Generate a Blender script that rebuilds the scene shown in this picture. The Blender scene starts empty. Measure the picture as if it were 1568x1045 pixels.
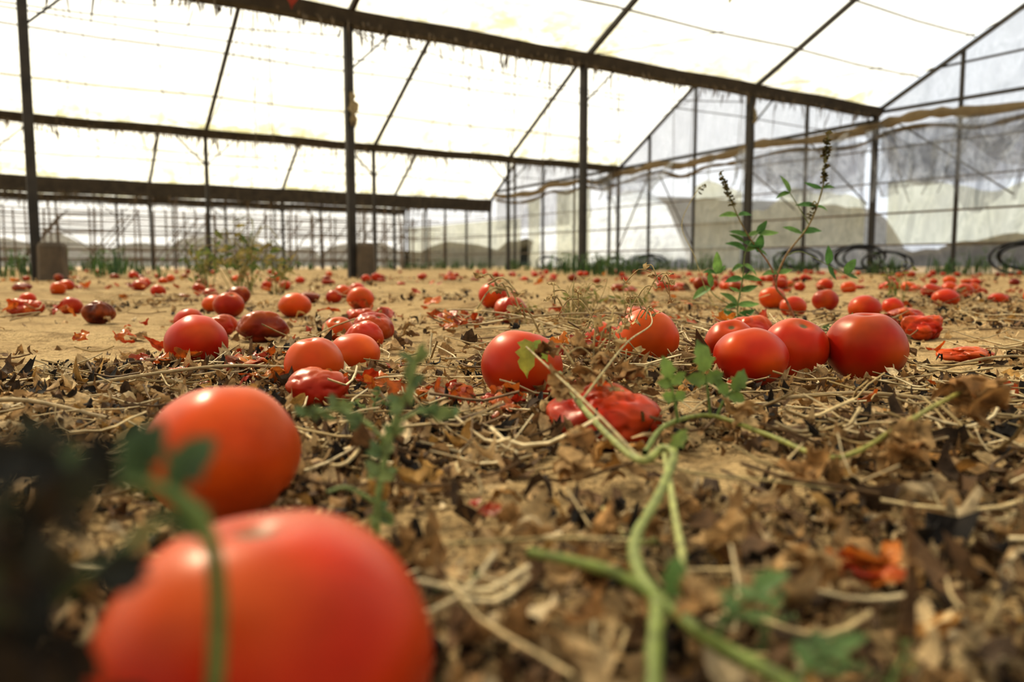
import bpy, math, random
import numpy as np
from mathutils import Vector, Matrix, Euler, noise as mn

random.seed(7)
RNG = np.random.default_rng(11)
D = bpy.data
SC = bpy.context.scene

# ------------------------------------------------------------------ helpers
def vnoise(x, y, seed=0):
    x = np.asarray(x, float); y = np.asarray(y, float)
    xi = np.floor(x).astype(np.int64); yi = np.floor(y).astype(np.int64)
    xf = x - xi; yf = y - yi
    u = xf*xf*(3-2*xf); v = yf*yf*(3-2*yf)
    def h(a, b):
        n = (a*374761393 + b*668265263 + seed*982451653) & 0x7fffffff
        n = ((n ^ (n >> 13))*1274126177) & 0x7fffffff
        n = (n ^ (n >> 16)) & 0xffff
        return n/65535.0
    return (h(xi, yi)*(1-u)+h(xi+1, yi)*u)*(1-v)+(h(xi, yi+1)*(1-u)+h(xi+1, yi+1)*u)*v

def G(x, y):
    """height of the sandy ground"""
    x = np.asarray(x, float); y = np.asarray(y, float)
    z = .030*(vnoise(x*1.3+7, y*1.3, 1)-.5)*np.clip(y/1.5, .3, 1.6)
    z = z + .014*(vnoise(x*4, y*4, 2)-.5)+.009*(vnoise(x*13, y*13, 3)-.5)+.004*(vnoise(x*45, y*45, 4)-.5)
    z = z + .040*np.exp(-((x+.02)**2/.12+(y-2.5)**2/.10))
    z = z + .024*np.exp(-((x+1.0)**2/.10+(y-1.5)**2/.05))
    z = z + .012*np.exp(-((x-.15)**2/.01+(y-.5)**2/.006))
    return z
def g(x, y): return float(G(x, y))

class Acc:
    def __init__(s): s.v=[]; s.f=[]; s.c=[]; s.n=0
    def add(s, v, f, c):
        v=np.asarray(v,float).reshape(-1,3); f=np.asarray(f,np.int64).reshape(-1,4)
        c=np.asarray(c,float)
        if c.ndim==1: c=np.tile(c[:3],(len(v),1))
        s.v.append(v); s.f.append(f+s.n); s.c.append(c[:,:3]); s.n+=len(v)
    def obj(s, name, mat, smooth=True, parent=None):
        v=np.concatenate(s.v); f=np.concatenate(s.f); c=np.concatenate(s.c)
        me=D.meshes.new(name)
        me.vertices.add(len(v)); me.vertices.foreach_set('co', v.ravel())
        me.loops.add(len(f)*4); me.loops.foreach_set('vertex_index', f.ravel().astype(np.int32))
        me.polygons.add(len(f)); me.polygons.foreach_set('loop_start', np.arange(len(f),dtype=np.int32)*4)
        me.polygons.foreach_set('use_smooth', np.full(len(f), smooth))
        me.update(calc_edges=True); me.validate()
        a=me.color_attributes.new('Col','FLOAT_COLOR','POINT')
        if len(me.vertices)==len(v):
            a.data.foreach_set('color', np.hstack([c,np.ones((len(c),1))]).ravel())
        me.materials.append(mat)
        o=D.objects.new(name, me); SC.collection.objects.link(o)
        if parent: o.parent=parent
        return o

def gridfaces(r, c, wrap=False):
    f=[]
    for i in range(r-1):
        for j in range(c if wrap else c-1):
            k=(j+1)%c
            f.append((i*c+j, i*c+k, (i+1)*c+k, (i+1)*c+j))
    return f

def catmull(pts, n=6):
    P=[Vector(p) for p in pts]
    P=[P[0]*2-P[1]]+P+[P[-1]*2-P[-2]]
    out=[]
    for i in range(1,len(P)-2):
        for k in range(n):
            t=k/n
            a,b,c,d=P[i-1],P[i],P[i+1],P[i+2]
            out.append(.5*((2*b)+(c-a)*t+(2*a-5*b+4*c-d)*t*t+(3*b-a-3*c+d)*t**3))
    out.append(P[-2]); return out

def tube(acc, pts, r0, r1=None, col=(.2,.3,.05), sides=8, n=6, smooth=True, col2=None, jit=0):
    if r1 is None: r1=r0
    P=catmull(pts,n) if smooth and len(pts)>2 else [Vector(p) for p in pts]
    m=len(P); vs=[]; cs=[]
    up=Vector((.13,.21,1)).normalized()
    for i,p in enumerate(P):
        t=(P[min(i+1,m-1)]-P[max(i-1,0)]).normalized()
        if abs(t.dot(up))>.93: up=Vector((1,.2,.1)).normalized()
        a=t.cross(up).normalized(); b=t.cross(a)
        s=i/(m-1); r=r0*(1-s)+r1*s
        r*=1+jit*random.uniform(-1,1)
        for k in range(sides):
            th=2*math.pi*k/sides
            vs.append(p+a*(math.cos(th)*r)+b*(math.sin(th)*r))
            cs.append(col if col2 is None else tuple(col[q]*(1-s)+col2[q]*s for q in range(3)))
    acc.add(vs, gridfaces(m,sides,True), np.array(cs))

def bar(acc, p, q, w, h=None, col=(.1,.1,.1)):
    h=h or w
    p=Vector(p); q=Vector(q); t=(q-p).normalized()
    up=Vector((0,0,1)) if abs(t.z)<.95 else Vector((.548,-.837,0))
    a=t.cross(up).normalized()*(w/2); b=a.cross(t).normalized()*(h/2)
    vs=[p-a-b,p+a-b,p+a+b,p-a+b,q-a-b,q+a-b,q+a+b,q-a+b]
    acc.add(vs,[(0,1,5,4),(1,2,6,5),(2,3,7,6),(3,0,4,7),(3,2,1,0),(4,5,6,7)],col)

def leaf(acc, p, d, n, L, W, col, lobes=0., curl=.3, rows=9, jit=.0):
    p=Vector(p); d=Vector(d).normalized(); n=Vector(n)
    side=d.cross(n).normalized(); n=side.cross(d).normalized()
    vs=[]
    for i in range(rows):
        s=i/(rows-1)
        w=W*.5*max(math.sin(math.pi*s**.75),0.02)**.8*(1+lobes*math.sin(s*2*math.pi*3.2))
        c=p+d*(s*L)+n*(curl*L*(s*.9-s*s*1.3))
        for k in (-1,-.5,0,.5,1):
            j=Vector((random.uniform(-1,1),random.uniform(-1,1),random.uniform(-1,1)))*jit*L
            vs.append(c+side*(w*k)+n*(abs(k)*w*.35)+j)
    k=random.uniform(.8,1.2)
    acc.add(vs,gridfaces(rows,5),np.array(col)*k)

def nv3(q):
    return Vector((mn.noise(q),mn.noise(q+Vector((31.3,7.7,3.1))),mn.noise(q+Vector((5.2,61.7,19.9)))))
def crumple(acc, p, size, col, amp=.5, n=9, flat=1., col2=None):
    e=Euler((random.uniform(-.6,.6),random.uniform(-.6,.6),random.uniform(0,6.28))).to_matrix()
    o=Vector((random.uniform(1,50),random.uniform(1,50),random.uniform(1,50)))
    P0=Vector(p); vs=[];cs=[]
    asp=random.uniform(.5,1.0); cu=random.uniform(-.9,.9)
    for i in range(n):
        for j in range(n):
            aa=(i/(n-1)-.5)*2; bb=(j/(n-1)-.5)*2
            rr=max(abs(aa),abs(bb))
            q=Vector((aa,bb,0.0))
            if rr>1e-6:
                qn=q/q.length
                q=qn*(rr*(1+.30*mn.noise(qn*2+o)))
            q.y*=asp
            q.z+=cu*q.x*q.x
            q=q+nv3(q*1.3+o)*(amp*1.0)+nv3(q*2.7+o)*(amp*.6)
            m=min(max(.5+mn.noise(q*1.7+o)*1.2,0),1)
            q.z*=flat
            w_=P0+(e@q)*(size*.5)
            vs.append((w_.x,w_.y,w_.z))
            cs.append(tuple(col) if col2 is None else tuple(col[t]*(1-m)+col2[t]*m for t in range(3)))
    acc.add(vs,gridfaces(n,n),np.array(cs))

# ------------------------------------------------------------------ materials
def newmat(name):
    m=D.materials.new(name); m.use_nodes=True
    nt=m.node_tree; nt.nodes.clear()
    out=nt.nodes.new('ShaderNodeOutputMaterial')
    return m,nt,out
def N(nt,t,**k):
    n=nt.nodes.new(t)
    for a,b in k.items(): setattr(n,a,b)
    return n
def noise_node(nt,scale,detail=4,rough=.6,vec=None):
    n=N(nt,'ShaderNodeTexNoise'); n.inputs['Scale'].default_value=scale
    n.inputs['Detail'].default_value=detail; n.inputs['Roughness'].default_value=rough
    if vec: nt.links.new(vec,n.inputs['Vector'])
    return n
def ramp(nt,src,stops):
    r=N(nt,'ShaderNodeValToRGB'); cr=r.color_ramp
    while len(cr.elements)<len(stops): cr.elements.new(.5)
    for e,(p,c) in zip(cr.elements,stops):
        e.position=p; e.color=tuple(c)+(1,) if len(c)==3 else c
    nt.links.new(src,r.inputs[0]); return r
def mixc(nt,a,b,f,mode='MIX'):
    m=N(nt,'ShaderNodeMix',data_type='RGBA',blend_type=mode)
    for s,i in ((f,0),(a,6),(b,7)):
        if hasattr(s,'is_linked'): nt.links.new(s,m.inputs[i])
        elif isinstance(s,(int,float)): m.inputs[i].default_value=s
        else: m.inputs[i].default_value=tuple(s)+(1,)
    return m.outputs[2]
def bump(nt,h,st,dist,prev=None):
    b=N(nt,'ShaderNodeBump'); b.inputs['Strength'].default_value=st; b.inputs['Distance'].default_value=dist
    nt.links.new(h,b.inputs['Height'])
    if prev: nt.links.new(prev,b.inputs['Normal'])
    return b.outputs[0]

def col_mat(name, rough=.7, nscale=60, var=.5, trans=0., bscale=None, bst=.3, bdist=.002, spec=.3, sss=0, coat=0, tint=None):
    m,nt,out=newmat(name)
    tc=N(nt,'ShaderNodeTexCoord').outputs['Object']
    at=N(nt,'ShaderNodeVertexColor'); at.layer_name='Col'
    nz=noise_node(nt,nscale,3,.6,tc)
    r=ramp(nt,nz.outputs[0],[(.3,(1-var,)*3),(.7,(1+var*.4,)*3)])
    c=mixc(nt,at.outputs[0],r.outputs[0],1.,'MULTIPLY')
    b=N(nt,'ShaderNodeBsdfPrincipled'); nt.links.new(c,b.inputs['Base Color'])
    b.inputs['Roughness'].default_value=rough; b.inputs['Specular IOR Level'].default_value=spec
    if tint: b.inputs['Specular Tint'].default_value=tuple(tint)+(1,)
    if bscale:
        nb=noise_node(nt,bscale,3,.6,tc)
        nt.links.new(bump(nt,nb.outputs[0],bst,bdist),b.inputs['Normal'])
    sh=b.outputs[0]
    if trans:
        t=N(nt,'ShaderNodeBsdfTranslucent'); nt.links.new(c,t.inputs[0])
        mx=N(nt,'ShaderNodeMixShader'); mx.inputs[0].default_value=trans
        nt.links.new(sh,mx.inputs[1]); nt.links.new(t.outputs[0],mx.inputs[2]); sh=mx.outputs[0]
    nt.links.new(sh,out.inputs[0]); return m

M_tom=col_mat('tomato_skin',.34,18,.32,0,220,.06,.0005,.30,tint=(1,.62,.42))
M_leaf=col_mat('green_leaf',.55,80,.4,.35,150,.4,.001)
M_stem=col_mat('plant_stem',.55,160,.5,.0,200,.3,.001,.3,.0)
M_dry=col_mat('dry_leaf',.75,120,.6,.18,260,.6,.0015,.2)
M_straw=col_mat('straw',.7,100,.4,.05)
M_peel=col_mat('tomato_peel',.35,90,.45,.3,160,.5,.001,.4,tint=(1,.7,.5))
M_steel=col_mat('weathered_steel',.6,6,.5,0,30,.3,.003,.4)
M_rubber=col_mat('black_rubber',.5,20,.3)

def sand_mat():
    m,nt,out=newmat('sand')
    tc=N(nt,'ShaderNodeTexCoord').outputs['Object']
    n1=noise_node(nt,2.2,6,.65,tc); n2=noise_node(nt,14,5,.7,tc); n3=noise_node(nt,240,3,.7,tc); n4=noise_node(nt,55,4,.7,tc)
    c1=ramp(nt,n1.outputs[0],[(.3,(.30,.195,.090)),(.5,(.43,.300,.148)),(.7,(.50,.360,.185))]).outputs[0]
    c2=ramp(nt,n2.outputs[0],[(.33,(.42,.37,.31)),(.50,(1,1,1))]).outputs[0]
    c=mixc(nt,c1,c2,.8,'MULTIPLY')
    c3=ramp(nt,n3.outputs[0],[(.35,(.55,.53,.5)),(.6,(1.1,1.1,1.1))]).outputs[0]
    c=mixc(nt,c,c3,.65,'MULTIPLY')
    b=N(nt,'ShaderNodeBsdfPrincipled'); b.inputs['Roughness'].default_value=.95; b.inputs['Specular IOR Level'].default_value=.1
    nt.links.new(c,b.inputs['Base Color'])
    x=bump(nt,n2.outputs[0],1.,.03); x=bump(nt,n4.outputs[0],.9,.009,x); x=bump(nt,n3.outputs[0],.6,.0015,x)
    nt.links.new(x,b.inputs['Normal']); nt.links.new(b.outputs[0],out.inputs[0]); return m
M_sand=sand_mat()

def plastic(name, clear, dirt, transp=.5, dirtmix=.5, scale=.7, edge=None, fold_shade=0.):
    m,nt,out=newmat(name)
    tc=N(nt,'ShaderNodeTexCoord').outputs['Object']
    n1=noise_node(nt,scale,6,.65,tc)
    mp=N(nt,'ShaderNodeMapping'); nt.links.new(tc,mp.inputs[0]); mp.inputs['Scale'].default_value=(3,3,.5)
    n2=noise_node(nt,1.5,5,.7,mp.outputs[0])
    f1=ramp(nt,n1.outputs[0],[(.45,(0,0,0)),(.72,(1,1,1))]).outputs[0]
    f2=ramp(nt,n2.outputs[0],[(.5,(0,0,0)),(.75,(1,1,1))]).outputs[0]
    f=mixc(nt,f1,f2,.5,'MIX')
    fm=N(nt,'ShaderNodeMath',operation='MULTIPLY'); nt.links.new(f,fm.inputs[0]); fm.inputs[1].default_value=dirtmix
    c=mixc(nt,clear,dirt,fm.outputs[0])
    if edge:
        at=N(nt,'ShaderNodeVertexColor'); at.layer_name='Col'
        n3=noise_node(nt,2.6,5,.7,tc)
        f3=ramp(nt,n3.outputs[0],[(.46,(0,0,0)),(.60,(1,1,1))]).outputs[0]
        e_=mixc(nt,f3,at.outputs[0],1.,'MULTIPLY')
        sp=N(nt,'ShaderNodeSeparateColor'); nt.links.new(e_,sp.inputs[0])
        c=mixc(nt,c,edge,sp.outputs[0])
    if fold_shade:  # shading of creases painted into the film colour as stretched noise stripes
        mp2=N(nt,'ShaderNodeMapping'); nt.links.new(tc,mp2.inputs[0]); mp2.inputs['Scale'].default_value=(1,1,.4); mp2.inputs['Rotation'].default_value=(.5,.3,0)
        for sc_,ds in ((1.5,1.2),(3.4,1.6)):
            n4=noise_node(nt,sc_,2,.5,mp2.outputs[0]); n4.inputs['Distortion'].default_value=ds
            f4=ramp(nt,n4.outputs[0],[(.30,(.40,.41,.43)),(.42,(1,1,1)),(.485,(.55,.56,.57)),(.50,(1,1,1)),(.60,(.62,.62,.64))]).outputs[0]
            c=mixc(nt,c,f4,fold_shade,'MULTIPLY')
    tr=N(nt,'ShaderNodeBsdfTransparent'); nt.links.new(c,tr.inputs[0])
    tl=N(nt,'ShaderNodeBsdfTranslucent'); nt.links.new(c,tl.inputs[0])
    df=N(nt,'ShaderNodeBsdfDiffuse'); nt.links.new(c,df.inputs[0])
    a=N(nt,'ShaderNodeMixShader'); a.inputs[0].default_value=.15
    nt.links.new(tl.outputs[0],a.inputs[1]); nt.links.new(df.outputs[0],a.inputs[2])
    b=N(nt,'ShaderNodeMixShader'); b.inputs[0].default_value=transp
    nt.links.new(a.outputs[0],b.inputs[1]); nt.links.new(tr.outputs[0],b.inputs[2])
    nt.links.new(b.outputs[0],out.inputs[0]); return m
M_roof=plastic('roof_plastic_film',(.97,.975,.935),(.86,.85,.74),.50,.6,.8,edge=(.58,.55,.34))
M_clear=plastic('clear_plastic_film',(.97,.98,.99),(.84,.84,.80),.75,.4,1.2,fold_shade=.2)
M_cream=plastic('cream_plastic_sheet',(.95,.94,.78),(.76,.73,.50),.70,.6,1.5,fold_shade=.35)
M_haze=plastic('hazy_plastic_sheet',(.96,.97,.98),(.84,.84,.80),.74,.5,1.,fold_shade=.55)
M_roll=plastic('rolled_curtain_fabric',(.46,.39,.28),(.20,.15,.09),.05,.8,3.)

# ------------------------------------------------------------------ ground
ys=np.concatenate([np.linspace(-12,-.6,20),np.linspace(-.5,.1,10),np.arange(.12,2,.012),np.arange(2,6,.045),np.geomspace(6,90,50)])
xp=np.concatenate([np.arange(0,1.8,.015),np.geomspace(1.83,70,55)])
xs=np.concatenate([-xp[::-1],xp[1:]])
XX,YY=np.meshgrid(xs,ys); ZZ=G(XX,YY)
V=np.stack([XX,YY,ZZ],-1).reshape(-1,3)
R,C=XX.shape
idx=np.arange(R*C).reshape(R,C)
F=np.stack([idx[:-1,:-1],idx[:-1,1:],idx[1:,1:],idx[1:,:-1]],-1).reshape(-1,4)
a=Acc(); a.add(V,F,(1,1,1)); a.obj('floor',M_sand)

# ------------------------------------------------------------------ greenhouse
def P(u,v,z): return Vector((u*.837-v*.548, u*.548+v*.837, z))
def UV(x,y): return (x*.837+y*.548, -x*.548+y*.837)
U1=12.94; U0=-22.46; BAY=3.2
GV=[-5.3,1.5,8.3,15.03,21.0,27.0]
GZ=[2.7,2.72,2.76,2.46,2.06,2.14]
RZ=[4.5,4.52,4.56,4.2,3.7]
DK=(.035,.028,.02); MD=(.09,.075,.055)
us=[U1-BAY*i for i in range(12)]

frame=Acc()
for vi,(v,z) in enumerate(zip(GV,GZ)):
    for ui,u in enumerate(us):
        if vi==1 and -5<u<U1-.1: continue
        w=.08 if vi==2 else .06
        if vi==2 and ui==4: u+=.22
        bar(frame,P(u,v,-.1),P(u,v,z),w,w,DK)
        if u<U1-.1:
            bar(frame,P(u,v,z-.55),P(u+.5,v,z-.08),.02,.02,DK)
            if vi>=3: bar(frame,P(u,v,z-.55),P(u-.5,v,z-.08),.025,.025,DK)
for i in range(5):
    v0,v1=GV[i],GV[i+1]; vm=(v0+v1)/2; z0,z1,zr=GZ[i],GZ[i+1],RZ[i]
    for u in us:
        bar(frame,P(u,v0,z0),P(u,vm,zr),.055,.055,DK)
        bar(frame,P(u,vm,zr),P(u,v1,z1),.055,.055,DK)
    bar(frame,P(U0,vm,zr),P(U1,vm,zr),.06,.06,DK)
    for t in (.25,.5,.75):
        for (va,za) in ((v0,z0),(v1,z1)):
            v=va*(1-t)+vm*t; z=za*(1-t)+zr*t
            tube(frame,[P(U0+BAY*k*.5,v,z-.03-(.03 if k%2 else 0)) for k in range(23)],.014,col=MD,sides=5,n=2)
for v,z in ((8.3,2.35),(15.03,2.1),(21,1.6),(21,1.05)):
    tube(frame,[P(U0+BAY*k*.5,v,z-(.02 if k%2 else 0)) for k in range(23)],.007,col=MD,sides=5,n=2)
for (ua,va,za,ub,vb,zb,sg) in ((3.3,8.3,2.7,6.5,12.2,4.1,.35),(0.1,8.3,2.7,3.3,12.0,4.1,.3),(6.5,8.3,2.7,9.7,12.4,4.0,.4),(6.5,8.2,2.8,9.7,5.4,4.1,.3),(9.7,8.2,2.8,12.9,5.6,4.0,.3),(3.3,15.0,2.4,6.5,18.4,3.9,.3),(3.3,8.3,2.65,9.7,8.4,2.6,.22),(-3,8.3,2.6,3.3,8.4,2.6,.2),(9.7,15,2.3,12.9,12.6,3.7,.25),(0.1,15,2.4,6.5,15.1,2.4,.3),(3.3,11.7,4.3,3.4,15,2.6,.3)):
    pts=[P(ua+(ub-ua)*s,va+(vb-va)*s,za+(zb-za)*s-sg*math.sin(math.pi*s)) for s in [q/8 for q in range(9)]]
    tube(frame,pts,.007,col=MD,sides=4,n=2)
frame.obj('greenhouse_frame',M_steel,smooth=False)

for v,z,th in zip(GV,GZ,[.14,.14,.07,.04,.50,.14]):
    ga=Acc()
    prof=[(-.15,.06),(-.13,.06),(-.07,-.04),(.07,-.04),(.13,.06),(.15,.06),(.09,-.04-th*.5),(-.09,-.04-th*.5)]
    n=60; vs=[];
    for i in range(n):
        u=U0+(U1-U0)*i/(n-1)
        for (pv,pz) in prof:
            vs.append(P(u,v+pv,z+pz+.01*math.sin(i*1.7)))
    ga.add(vs,gridfaces(n,len(prof),True),(.045,.034,.022))
    for k in range(560):
        u=random.uniform(-3,U1); l=random.choice([.04,.06,.08,.14,.2,.3])*random.uniform(.5,1.3)
        vv=v+random.choice([-.09,.09,-.15,.15]); z0=z-.02-th*.4
        leaf(ga,P(u,vv,z0),(random.uniform(-.3,.3),random.uniform(-.2,.2),-1),(.5,-.8,.1),l,random.uniform(.012,.03),(.13,.09,.045),rows=4,curl=.1)
    ga.obj('roof_gutter',M_steel,smooth=False)

rf=Acc()
for i in range(5):
    v0,v1=GV[i],GV[i+1]; vm=(v0+v1)/2
    for (va,za,vb,zb) in ((v0,GZ[i],vm,RZ[i]),(v1,GZ[i+1],vm,RZ[i])):
        nu=12*11+1; nv=14; vs=[]; cs=[]
        for j in range(nv):
            t=j/(nv-1)
            for k in range(nu):
                u=U1-(U1-U0)*k/(nu-1); ph=(k%12)/12
                sag=-.07*math.sin(math.pi*ph)*math.sin(math.pi*t)+.045*float(vnoise(u*1.1,t*5+i*9,5+i))
                vs.append(P(u,va*(1-t)+vb*t,(za*(1-t)+zb*t)+.05+sag))
                e_=max(math.exp(-t/.16)*1.3,.16)*(.45+.75*float(vnoise(u*.8,i*3.3,60)))
                cs.append((min(e_,1),)*3)
        rf.add(vs,gridfaces(nv,nu),np.array(cs))
rf.obj('ceiling',M_roof)

def sheet(acc,u,va,vb,za,zb,fold=.05,nv=None,nz=10,seed=0,zf=None,freq=3.,zlo=None):
    nv=nv or max(6,int(abs(vb-va)*10)); vs=[]
    for j in range(nz):
        t=j/(nz-1)
        for k in range(nv):
            s=k/(nv-1); v=va+(vb-va)*s
            zt=zb if zf is None else zf(v)
            z0=za if zlo is None else zlo(v)
            z=z0+(zt-z0)*t
            du=fold*(float(vnoise(v*freq+seed,z*.8,seed))-.5)*2*(1-.3*t)
            vs.append(P(u+du,v,z))
    acc.add(vs,gridfaces(nz,nv),(1,1,1))
def roofz(v):
    for i in range(5):
        v0,v1=GV[i],GV[i+1]
        if v0<=v<=v1:
            vm=(v0+v1)/2
            return GZ[i]+(RZ[i]-GZ[i])*(v-v0)/(vm-v0) if v<vm else GZ[i+1]+(RZ[i]-GZ[i+1])*(v1-v)/(v1-vm)
    return 2.1
wr=D.objects.new('wall_right',None); SC.collection.objects.link(wr)
a=Acc()
pv=[8.3+1.42*k for k in range(-9,14)]
for v in pv:
    if -5.3<v<27: bar(a,P(U1+.03,v,-.1),P(U1+.03,v,roofz(v)),.05,.05,DK)
for z in (.48,1.02): bar(a,P(U1+.03,-5.3,z),P(U1+.03,27,z),.04,.03,(.16,.12,.08))
for z in (1.55,2.12): bar(a,P(U1+.03,-5.3,z),P(U1+.03,27,z),.022,.022,(.16,.12,.08))
bar(a,P(U1+.03,-5.3,2.70),P(U1+.03,8.3,2.76),.05,.05,DK); bar(a,P(U1+.03,8.3,2.62),P(U1+.03,27,2.2),.06,.06,DK)
bar(a,P(U1+.03,1.6,3.35),P(U1+.03,8.3,3.3),.03,.03,DK)
for (v0,za,v1,zb) in ((8.0,2.6,6.0,1.2),(11.6,2.5,9.9,1.2),(8.4,1.2,9.7,2.5),(13.9,2.3,15.0,.5),(3,2.6,5,1.2),(12.5,.5,13.6,2.2)):
    bar(a,P(U1-.02,v0,za),P(U1-.02,v1,zb),.022,.022,MD)
a.obj('wall_posts',M_steel,False,wr)
a=Acc(); 
for i in range(5): sheet(a,U1+.08,GV[i]+.02,GV[i+1]-.02,2.35,0,.03,nz=8,seed=i,zf=lambda v: roofz(v)+.02)
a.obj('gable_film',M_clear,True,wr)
def tatter(base,amp,seed):
    return lambda v: base+amp*(float(vnoise(v*1.1,0,seed))-.5)*2+amp*.5*(float(vnoise(v*4.3,0,seed+1))-.5)
a=Acc(); sheet(a,U1+.09,-5.3,8.1,1.45,2.4,.10,seed=3,freq=1.2); sheet(a,U1+.09,8.5,11.0,1.45,2.3,.12,seed=4,freq=1.5)
sheet(a,U1+.09,17,20.8,1.2,2.2,.08,seed=5)
sheet(a,U1-.10,4.0,8.2,1.4,2.45,.22,nz=12,seed=14,freq=1.6,zlo=tatter(1.75,.9,91))
sheet(a,U1-.12,8.6,11.4,1.6,2.40,.20,nz=12,seed=15,freq=1.8,zlo=tatter(1.7,.8,93))
sheet(a,U1-.10,12.7,16.0,1.9,2.30,.16,nz=10,seed=16,freq=2.,zlo=tatter(1.9,.5,95))
for (va,zA,vb,zB,drop,w) in ((8.2,2.45,5.6,2.35,.75,.30),(6.9,2.4,3.6,2.3,.55,.26),(11.2,2.35,8.7,2.4,.5,.24),(15.6,2.3,13.0,2.35,.35,.2)):
    vs=[]; m=26
    for i in range(m):
        s=i/(m-1); v=va+(vb-va)*s; z=zA+(zB-zA)*s-drop*math.sin(math.pi*s)**1.2*(1+.25*math.sin(s*9))
        ww=w*(.25+math.sin(math.pi*s))
        for j in range(7):
            c=j/6-.5
            vs.append(P(U1-.2+.10*math.sin(c*6+s*7),v+.05*math.sin(c*9),z+c*ww*2))
    a.add(vs,gridfaces(m,7),(1,1,1))
# dangling torn strips
for k in range(26):
    v=random.uniform(3.5,16.5); zt=random.choice([2.45,2.12,2.4,2.3]); l=random.uniform(.3,1.3); w0=random.uniform(.05,.22)
    vs=[]; sk=random.uniform(-.35,.35)
    for i in range(9):
        s=i/8
        for j in range(4):
            c=(j/3-.5)*w0*(1-.7*s)
            vs.append(P(U1-.16+.06*math.sin(s*5+k)+.03*math.sin(j*2+k),v+c+sk*s*l,zt-s*l))
    a.add(vs,gridfaces(9,4),(1,1,1))
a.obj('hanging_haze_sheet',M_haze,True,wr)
a=Acc(); sheet(a,U1+.11,-5.3,8.1,.50,1.5,.05,seed=6,freq=1.2,zf=tatter(1.42,.16,97)); sheet(a,U1+.11,8.5,11.2,.5,1.5,.06,seed=7,zf=tatter(1.40,.2,98))
sheet(a,U1-.05,11.15,12.45,.0,1.9,.02,seed=8,zf=lambda v: 1.95-abs(v-12.1)*.35)
sheet(a,U1-.03,16.1,17.5,.0,2.1,.04,seed=9); sheet(a,U1-.03,18.3,18.9,.0,2.0,.04,seed=9); sheet(a,U1+.12,19.5,27,.0,1.5,.05,seed=11)
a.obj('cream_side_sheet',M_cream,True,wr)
a=Acc(); sheet(a,U1+.10,-5.3,11.1,0,.45,.02,seed=12); sheet(a,U1+.10,12.5,16.1,0,.22,.02,seed=13)
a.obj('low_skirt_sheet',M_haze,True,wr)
a=Acc()
pts=[]; v=-5.3
while v<21:
    pts.append(P(U1-.06,v,(2.52 if v<8.3 else 2.52-(v-8.3)*.03)+.06*math.sin(v*1.9)+.04*math.sin(v*4.7))); v+=.7
tube(a,pts,.085,.07,(.5,.42,.3),sides=9,n=4,jit=.3)
pts=[q+Vector((.05,0,-.19+.05*math.sin(i*2.1))) for i,q in enumerate(pts)]
tube(a,pts,.035,.035,(.5,.42,.3),sides=7,n=4,jit=.4)
a.obj('rolled_curtain',M_roll,True,wr)

def longwall(name,v,seed,mat,lo=.0,hi=2.1):
    e=D.objects.new(name,None); SC.collection.objects.link(e)
    a=Acc()
    u=U1
    while u>U0:
        bar(a,P(u,v,-.1),P(u,v,hi),.05,.05,MD); u-=BAY/2
    for z in (.25,.75,1.2,1.65,2.0): bar(a,P(U0,v,z),P(U1,v,z),.035,.035,MD)
    u=U1
    while u>U0:
        bar(a,P(u,v-.03,.0),P(u-BAY/2,v-.03,1.3),.025,.025,MD); u-=BAY*1.5
    a.obj('wall_rails',M_steel,False,e)
    a=Acc(); vs=[]; n=160
    for j in range(6):
        for k in range(n):
            uu=U0+(U1-U0)*k/(n-1)
            vs.append(P(uu,v+.08+.06*float(vnoise(uu*2,j*.5,seed)),lo+(hi-lo)*j/5))
    a.add(vs,gridfaces(6,n),(1,1,1)); a.obj('wall_film',mat,True,e)
M_net=plastic('side_net_film',(.99,.99,.97),(.85,.84,.76),.85,.4,.8)
longwall('wall_back',27.0,21,M_net); longwall('wall_front',-5.3,22,M_clear,hi=2.6)
wl=D.objects.new('wall_left',None); SC.collection.objects.link(wl)
a=Acc()
for i in range(5): sheet(a,U0,GV[i]+.02,GV[i+1]-.02,0,0,.05,nz=10,seed=30+i,zf=lambda v: roofz(v))
a.obj('gable_film_left',M_clear,True,wl)

a=Acc()
for v in (22.5,24.0,25.5):
    u=U1-.8
    while u>-4:
        hh=random.uniform(1.5,1.9)
        bar(a,P(u,v,-.05),P(u+random.uniform(-.05,.05),v,hh),.036,.036,(.14,.09,.05)); u-=random.uniform(.5,1.1)
    for z in (.3,.55,1.0,1.25,1.5): tube(a,[P(-5+k,v,z+.02*math.sin(k*2+v)) for k in range(18)],.015,col=(.17,.115,.065),sides=5,n=2)
    for u in (-2.5,-1,.6,2.2,4,5.5,7,8.5,10): bar(a,P(u,v,.1),P(u+1.1,v,1.5),.028,.028,(.13,.09,.055))
a.obj('crop_support_trellis',M_steel,False)

a=Acc()
for k in range(110):
    v=random.choice([8.3,8.3,15.03,15.03,21,11.0,12.7]) ; u=random.uniform(-1,U1-.3)
    zt=roofz(min(max(v,-5.2),26.9))-.1 ; l=random.uniform(.3,1.9)
    p=P(u,v,zt)
    tube(a,[p,p+Vector((random.uniform(-.05,.05),0,-l*.5)),p+Vector((random.uniform(-.1,.1),0,-l))],.004,col=(.12,.09,.05),sides=4,n=3)
a.obj('hanging_strings',M_straw)
for (u,v,z,L,W,c) in ((3.34,8.25,2.0,.45,.10,(.35,.28,.16)),(2.6,7.9,2.95,.3,.16,(.30,.05,.03)),(6.9,6.2,3.5,.5,.3,(.5,.5,.3)),(9.74,8.25,2.5,.3,.08,(.3,.25,.15))):
    a=Acc(); leaf(a,P(u,v,z),(0.05,.05,-1),(.5,-.8,.1),L,W,c,lobes=.3,jit=.03,rows=10); a.obj('torn_rag',M_dry)

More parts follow.
